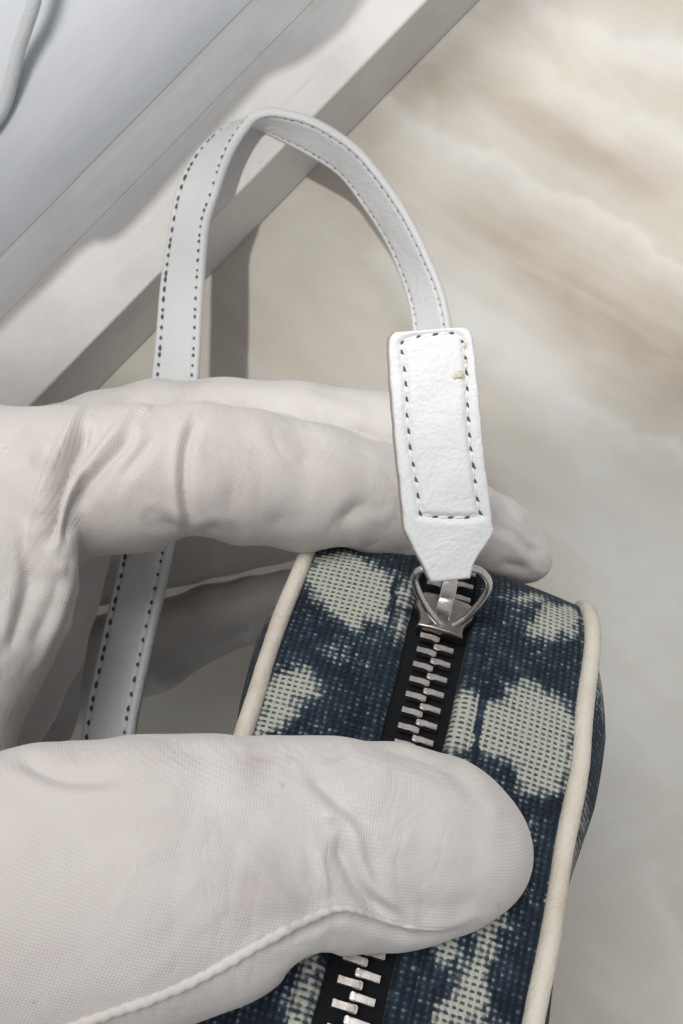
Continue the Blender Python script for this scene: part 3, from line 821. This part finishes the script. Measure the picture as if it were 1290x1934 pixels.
chains = dict(
    index=([WR2, WR, (-60, 940, 128, 14.5), (120, 915, 126, 11.4), (250, 905, 126, 10.9), (370, 889, 128, 10.2), (470, 902, 131, 10.3), (580, 921, 135, 10.2), (720, 948, 142, 9.5), (850, 990, 146, 8.7), (930, 1018, 148, 7.4), (975, 1044, 149, 5.6), (1004, 1058, 149, 3.6)], 1.0),
    middle=([WR, (-60, 970, 146, 14), (60, 905, 146, 12), (200, 838, 150, 9.2), (300, 815, 153, 9.0), (420, 812, 155, 9.2), (560, 818, 158, 9.5), (720, 836, 161, 9.2), (800, 855, 163, 8.0), (835, 870, 163, 6.5)], 1.0),
    ring=([WR, (-70, 1120, 165, 13), (100, 1075, 177, 10.0), (250, 1052, 183, 8.8), (350, 1030, 184, 8.3), (420, 1024, 184, 7.2), (520, 1000, 184, 7.4), (640, 985, 184, 7.0)], 1.0),
    pinky=([WR, (-60, 1320, 172, 13), (120, 1275, 183, 11.0), (290, 1222, 187, 9.8), (400, 1172, 188, 8.0), (480, 1150, 188, 7.2), (545, 1130, 188, 6.6)], 1.0),
    palm=([(60, 1060, 150, 12), (20, 1200, 150, 13), (10, 1340, 160, 13), (-60, 1420, 150, 14)], 1.0),
    web=([(10, 950, 127, 10.6), (2, 1060, 122, 10.4), (-4, 1115, 121, 10.4), (-40, 1200, 119, 10.6), (-90, 1280, 117, 11), (-140, 1370, 114, 11.5), (-180, 1480, 108, 13)], 1.0),
    web2=([(105, 1040, 140, 9.0), (80, 1130, 140, 9.0), (55, 1210, 139, 9.0), (10, 1310, 136, 8.6), (-50, 1420, 130, 8.6), (-120, 1500, 125, 10)], 1.0),
    roll=([(178, 806, 121.0, 1.7), (143, 866, 117.0, 1.9), (123, 920, 115.3, 2.0), (117, 960, 115.2, 2.1), (110, 1010, 115.6, 2.3), (106, 1060, 116.6, 2.8), (102, 1110, 117.4, 3.2), (84, 1165, 118, 3.6), (50, 1225, 118, 4.0)], 1.0),
    thumb=([WR2, WR, (-330, 1740, 100, 19), (-80, 1730, 93, 16.8), (100, 1692, 92, 16.3), (260, 1664, 92, 15.4), (400, 1640, 93, 14.4), (520, 1612, 95, 12.7), (620, 1598, 97, 11.9), (740, 1597, 100, 11.7), (825, 1599, 102, 10.6), (880, 1611, 103.5, 8.0), (916, 1622, 104.5, 4.8), (968, 1632, 105.5, 2.0)], 1.42),
)
Fd = None
kk = dict(index=1.0, middle=0.9, ring=0.8, pinky=1.2, palm=3.0, web=1.2, roll=1.3, web2=1.4, thumb=1.0)
for nme, (pts, sq) in chains.items():
    f = chain_field(pts, 1.5, sq)
    Fd = f if Fd is None else smin(Fd, f, kk[nme])
# scooped notches along the lower edge of the forefinger and thumb
def carve(px, py, d, r, k=3.0):
    global Fd
    c = P(px, py, d)
    i0 = np.clip(((c - r - 8 - lo) / H_).astype(int), 0, dim - 1); i1 = np.clip(((c + r + 8 - lo) / H_).astype(int) + 2, 1, dim)
    x = (ax[0][i0[0]:i1[0]] - c[0])[:, None, None]; y = (ax[1][i0[1]:i1[1]] - c[1])[None, :, None]; z = (ax[2][i0[2]:i1[2]] - c[2])[None, None, :] * 0.45
    dd = (np.sqrt(x * x + y * y + z * z) - r).astype(np.float32)
    sub = Fd[i0[0]:i1[0], i0[1]:i1[1], i0[2]:i1[2]]
    h = np.maximum(k - np.abs(-dd - sub), 0) / k
    sub[...] = np.maximum(sub, -dd) + h * h * k * 0.25
carve(366, 1052, 127, 2.6, 3.5); carve(640, 1066, 138, 2.9, 3.0); carve(495, 1062, 132, 1.6, 2.5)
carve(585, 1812, 93, 1.8, 3.0)

def surface_nets(F, o, h):
    ins = F < 0; nx, ny, nz = F.shape
    c = [ins[i:nx - 1 + i, j:ny - 1 + j, k:nz - 1 + k] for i in (0, 1) for j in (0, 1) for k in (0, 1)]
    alls = c[0].copy(); anys = c[0].copy()
    for m in c[1:]: alls &= m; anys |= m
    act = anys & ~alls
    I = np.argwhere(act); idx = np.full(act.shape, -1, np.int64); idx[act] = np.arange(len(I))
    corners = np.array([(i, j, k) for i in (0, 1) for j in (0, 1) for k in (0, 1)])
    val = np.stack([F[I[:, 0] + a, I[:, 1] + b, I[:, 2] + c_] for a, b, c_ in corners], 1)
    acc = np.zeros((len(I), 3)); cnt = np.zeros(len(I))
    for a in range(8):
        for ax_ in range(3):
            if corners[a][ax_] == 0:
                e = corners[a].copy(); e[ax_] = 1; b = e[0] * 4 + e[1] * 2 + e[2]
                va, vb = val[:, a], val[:, b]; m = (va < 0) != (vb < 0)
                t = np.where(m, va / np.where(m, va - vb, 1), 0)
                p = corners[a] + (e - corners[a]) * t[:, None]
                acc[m] += p[m]; cnt[m] += 1
    V = o + h * (I + acc / cnt[:, None])
    Q = []
    for ax_ in range(3):
        s1 = [slice(None)] * 3; s2 = [slice(None)] * 3
        s1[ax_] = slice(0, -1); s2[ax_] = slice(1, None)
        ch = ins[tuple(s1)] != ins[tuple(s2)]
        b_, c_ = [(1, 2), (2, 0), (0, 1)][ax_]
        E = np.argwhere(ch); E = E[(E[:, b_] > 0) & (E[:, c_] > 0) & (E[:, b_] < F.shape[b_] - 1) & (E[:, c_] < F.shape[c_] - 1)]
        def cell(db, dc):
            e = E.copy(); e[:, b_] -= db; e[:, c_] -= dc; return idx[e[:, 0], e[:, 1], e[:, 2]]
        quad = np.stack([cell(1, 1), cell(0, 1), cell(0, 0), cell(1, 0)], 1)
        s_in = ins[E[:, 0], E[:, 1], E[:, 2]]
        quad[~s_in] = quad[~s_in][:, ::-1]
        Q.append(quad)
    return V, np.vstack(Q)
# close the wrist inside the grid
Fd[0:2] = BIG; Fd[:, 0:2] = np.maximum(Fd[:, 0:2], 0.5); Fd[:, :, 0:2] = np.maximum(Fd[:, :, 0:2], 0.5)
HV, HQ = surface_nets(Fd, lo, H_)
def vnormals(V, Q):
    fn = np.cross(V[Q[:, 2]] - V[Q[:, 0]], V[Q[:, 3]] - V[Q[:, 1]])
    Nv = np.zeros_like(V)
    for k in range(4): 
        for a in range(3): Nv[:, a] += np.bincount(Q[:, k], fn[:, a], len(V))
    return norm(Nv)
def smooth(V, Q, it, lam=0.5):
    for _ in range(it):
        S = np.zeros_like(V); C = np.zeros(len(V))
        for k in range(4):
            for j in (1, 3):
                b = Q[:, (k + j) % 4]
                for a in range(3): S[:, a] += np.bincount(Q[:, k], V[b, a], len(V))
                C += np.bincount(Q[:, k], minlength=len(V))
        V = V * (1 - lam) + lam * S / np.maximum(C, 1)[:, None]
    return V
HV = smooth(HV, HQ, 3)
def subdivide(V, Q, extra):
    E = np.sort(np.stack([Q, np.roll(Q, -1, 1)], 2).reshape(-1, 2), 1)
    key = E[:, 0] * len(V) + E[:, 1]
    uq, inv = np.unique(key, return_inverse=True); a, b = uq // len(V), uq % len(V)
    me_ = inv.reshape(-1, 4) + len(V); fc = np.arange(len(Q)) + len(V) + len(uq)
    W = lambda X: np.vstack([X, (X[a] + X[b]) / 2, X[Q].mean(1)])
    NQ = np.vstack([np.stack([Q[:, k], me_[:, k], fc, me_[:, k - 1]], 1) for k in range(4)])
    return W(V), NQ, W(extra)
# cloth coordinates (mm)
HU = np.stack([HV[:, 0] - 0.30 * HV[:, 2], HV[:, 1] + 0.25 * HV[:, 2]], 1)
HV, HQ, HU = subdivide(HV, HQ, HU)
HV = smooth(HV, HQ, 2)
HN = vnormals(HV, HQ)
print('hand faces', len(HQ))
def snoise(V, f, seed):
    r = np.random.RandomState(seed); o = np.zeros(len(V))
    for k in range(7):
        w_ = r.normal(size=3) * f; o += np.sin(V @ w_ + r.uniform(0, 6.28) + 1.3 * np.sin(V @ (r.normal(size=3) * f * 0.7) + r.uniform(0, 6.28)))
    return o / 4.0
px, py, dp = proj(HV)
face = np.clip((HN * norm(np.array([0, 0, D]) - HV)).sum(1) * 2.5, 0, 1)
# folds: polyline, width px, depth mm, skew (-1..1: raised lip on one side), depth range
folds = [
    # deep fold between forefinger base and thumb web
    ([(172, 790), (146, 840), (124, 890), (110, 930), (101, 965), (93, 1005), (86, 1050)], 11, 3.4, 0.9, 100, 142),
    ([(262, 800), (232, 838), (198, 876), (166, 915), (143, 955), (131, 1000), (128, 1045)], 12, 2.0, 0.7, 100, 142),
    ([(305, 800), (270, 850), (235, 890), (205, 915)], 12, 0.8, 0.4, 100, 142),
    ([(215, 785), (186, 826), (160, 868), (140, 900)], 9, 0.9, 0.4, 100, 142),
    ([(376, 785), (356, 830), (349, 880), (350, 935), (356, 980), (366, 1014)], 9, 1.2, 0.7, 100, 145),
    ([(408, 870), (430, 910), (436, 950), (420, 1000)], 18, 0.5, -0.6, 100, 145),
    
    ([(290, 980), (335, 995), (366, 1014), (405, 1002), (440, 1010)], 11, 0.9, 0.0, 100, 145),
    ([(640, 1022), (650, 990), (675, 962), (715, 945)], 13, 0.9, 0.5, 100, 150),
    ([(500, 1030), (520, 990), (560, 960)], 14, 0.5, 0.3, 100, 150),
    ([(480, 815), (560, 830), (640, 855), (710, 890)], 18, 0.45, 0.3, 100, 150),
    ([(640, 800), (690, 820), (750, 850)], 12, 0.7, 0.5, 100, 160),
    ([(925, 985), (970, 1008), (1010, 1045), (1030, 1060)], 9, 0.9, 0.5, 100, 160),
    ([(940, 950), (985, 990), (1022, 1030)], 7, 0.7, 0.3, 100, 160),
    ([(935, 1060), (975, 1070), (1010, 1075)], 8, 0.5, 0.3, 100, 160),
    # web
    ([(60, 1030), (56, 1090), (44, 1150), (26, 1210), (10, 1250)], 12, 0.9, 0.5, 90, 140),
    ([(112, 1060), (104, 1120), (82, 1180), (52, 1235)], 12, 0.5, 0.4, 90, 140),
    ([(170, 1070), (130, 1180), (80, 1290)], 10, 0.6, 0.3, 100, 160),
    # middle finger
    ([(330, 735), (480, 760), (640, 765)], 20, 0.5, 0.2, 130, 170), ([(200, 770), (300, 750), (380, 745)], 14, 0.4, 0.4, 130, 170),
    ([(560, 730), (640, 745), (735, 770)], 14, 0.5, 0.4, 130, 170),
    # shaded fingers
    ([(290, 1290), (380, 1240), (500, 1180)], 14, 1.2, 0.5, 160, 215), ([(300, 1140), (400, 1130), (500, 1105)], 14, 0.5, 0.4, 160, 215),
    # thumb
    ([(628, 1572), (645, 1606), (660, 1642), (682, 1684), (720, 1724), (745, 1745)], 13, 2.3, -0.8, 60, 112),
    ([(668, 1575), (690, 1620), (712, 1665), (745, 1705)], 16, 0.9, -0.3, 60, 112),
    ([(560, 1448), (605, 1482), (648, 1522), (690, 1550), (738, 1568)], 14, 1.0, 0.5, 60, 112),
    ([(700, 1406), (770, 1422), (845, 1452), (912, 1502)], 15, 1.0, 0.4, 60, 112),
    ([(745, 1440), (810, 1462), (870, 1500)], 12, 0.5, 0.4, 60, 112),
    ([(20, 1420), (70, 1450), (120, 1470), (180, 1472), (240, 1462)], 13, 1.1, 0.5, 60, 112),
    ([(540, 1440), (640, 1428), (700, 1436)], 14, 0.35, 0.2, 60, 112),
    ([(280, 1402), (360, 1420), (430, 1450)], 16, 0.4, 0.3, 60, 112),
    ([(604, 1590), (608, 1645), (622, 1700)], 10, -0.6, 0.0, 60, 112),
    ([(500, 1792), (580, 1754), (650, 1730), (730, 1759), (830, 1770), (900, 1752)], 9, 1.0, -0.5, 60, 112),
    ([(750, 1700), (830, 1718), (930, 1690)], 16, 0.4, 0.2, 60, 112),
    ([(860, 1560), (900, 1590), (950, 1600)], 14, 0.3, 0.2, 60, 112),
    ([(420, 1700), (500, 1650), (570, 1640)], 22, 0.35, 0.2, 60, 112),
    ([(120, 1600), (240, 1570), (380, 1560)], 26, 0.3, 0.2, 60, 112),
]
disp = np.zeros(len(HV))
for poly, wpx, amp, skew, d0, d1 in folds:
    p = np.array(poly, float); pad = wpx * 5
    m = (px > p[:, 0].min() - pad) & (px < p[:, 0].max() + pad) & (py > p[:, 1].min() - pad) & (py < p[:, 1].max() + pad) & (dp > d0) & (dp < d1) & (face > 0)
    if not m.any(): continue
    fine = spline(np.c_[p, np.zeros(len(p))], 24)[:, :2]
    dd, sd = poly_dist(px[m], py[m], fine)
    k_ = 0.82 if d1 > 112 else 0.62; amp = amp * k_; wpx = wpx * 1.2
    x = dd * sd / wpx
    g = -np.exp(-np.abs(x) ** 1.4) + 0.55 * (np.exp(-(x - 1.7) ** 2) * (1 + skew) / 2 + np.exp(-(x + 1.7) ** 2) * (1 - skew) / 2)
    # fade towards both ends
    e0 = np.hypot(px[m] - p[0, 0], py[m] - p[0, 1]); e1 = np.hypot(px[m] - p[-1, 0], py[m] - p[-1, 1])
    fd = np.clip(np.minimum(e0, e1) / (3.6 * wpx), 0, 1); fd = fd * fd * (3 - 2 * fd)
    disp[m] += amp * g * face[m] * fd
rid = (1 - np.abs(np.clip(snoise(HV * np.array([1.25, 0.55, 0.8]), 0.26, 5), -1, 1))) ** 3
msk = np.clip(snoise(HV, 0.07, 6) + 0.25, 0, 1)
nz = 0.22 * snoise(HV, 0.16, 1) + 0.05 * snoise(HV, 0.45, 2) - 0.26 * rid * msk
HV = HV + HN * (disp + nz)[:, None]
HV = smooth(HV, HQ, 1, 0.5)
spot = (np.exp(-((px - 72) ** 2 + (py - 1062) ** 2) / 38.0 ** 2) * (dp < 135))[:, None]
for _ in range(14): HV = HV * (1 - spot) + spot * smooth(HV, HQ, 1, 0.9)
hand = mesh_obj('gloved_hand', HV, HQ, M['glove'], uv=HU, origin=P(-900, 1650, 132))
tag(hand, 'white knitted glove on a hand pinching the pouch between thumb and fingers', 'hand')
# thumb seam, a twisted welt along the glove's side
bvh = BVHTree.FromPolygons([Vector(v) for v in HV], [tuple(map(int, f)) for f in HQ])
cam_p = Vector((0, 0, D))
def hit(px_, py_):
    r = bvh.ray_cast(cam_p, (Vector(P(px_, py_, 100)) - cam_p).normalized())
    return (np.array(r[0]), np.array(r[1])) if r[0] is not None else (None, None)
seam_px = [(60, 1965), (140, 1936), (220, 1908), (300, 1880), (380, 1844), (450, 1805), (520, 1765), (575, 1738), (618, 1720), (655, 1715), (700, 1728), (745, 1744), (790, 1753), (830, 1756), (865, 1756)]
sm = spline([(x, y, 0) for x, y in seam_px], 520)
sp_, rad = [], []
for i, (x, y, _) in enumerate(sm):
    c, nn_ = hit(x, y)
    if c is None: continue
    f = i / 520; r = 0.56 if f < 0.6 else 0.56 - (f - 0.6) / 0.4 * 0.53
    r *= 1 + 0.06 * math.sin(i * 0.11)
    sp_.append(c + nn_ * (0.10 * r)); rad.append(r)
sp_ = np.array(sp_)
for _ in range(4): sp_[1:-1] = (sp_[1:-1] * 2 + sp_[:-2] + sp_[2:]) / 4
V, F = tube(sp_, np.array(rad), 16, squash=0.8)
V = V.reshape(len(sp_), 16, 3)
sl_ = np.r_[0, np.cumsum(np.linalg.norm(np.diff(sp_, axis=0), axis=1))]
an = np.linspace(0, 2 * math.pi, 16, endpoint=False)
tw = 1 + 0.11 * np.sin(sl_[:, None] * 2 * math.pi / 1.5 + an[None])
V = (sp_[:, None] + (V - sp_[:, None]) * tw[..., None]).reshape(-1, 3)
child_mesh('seam', V, F, M['glove'], hand)
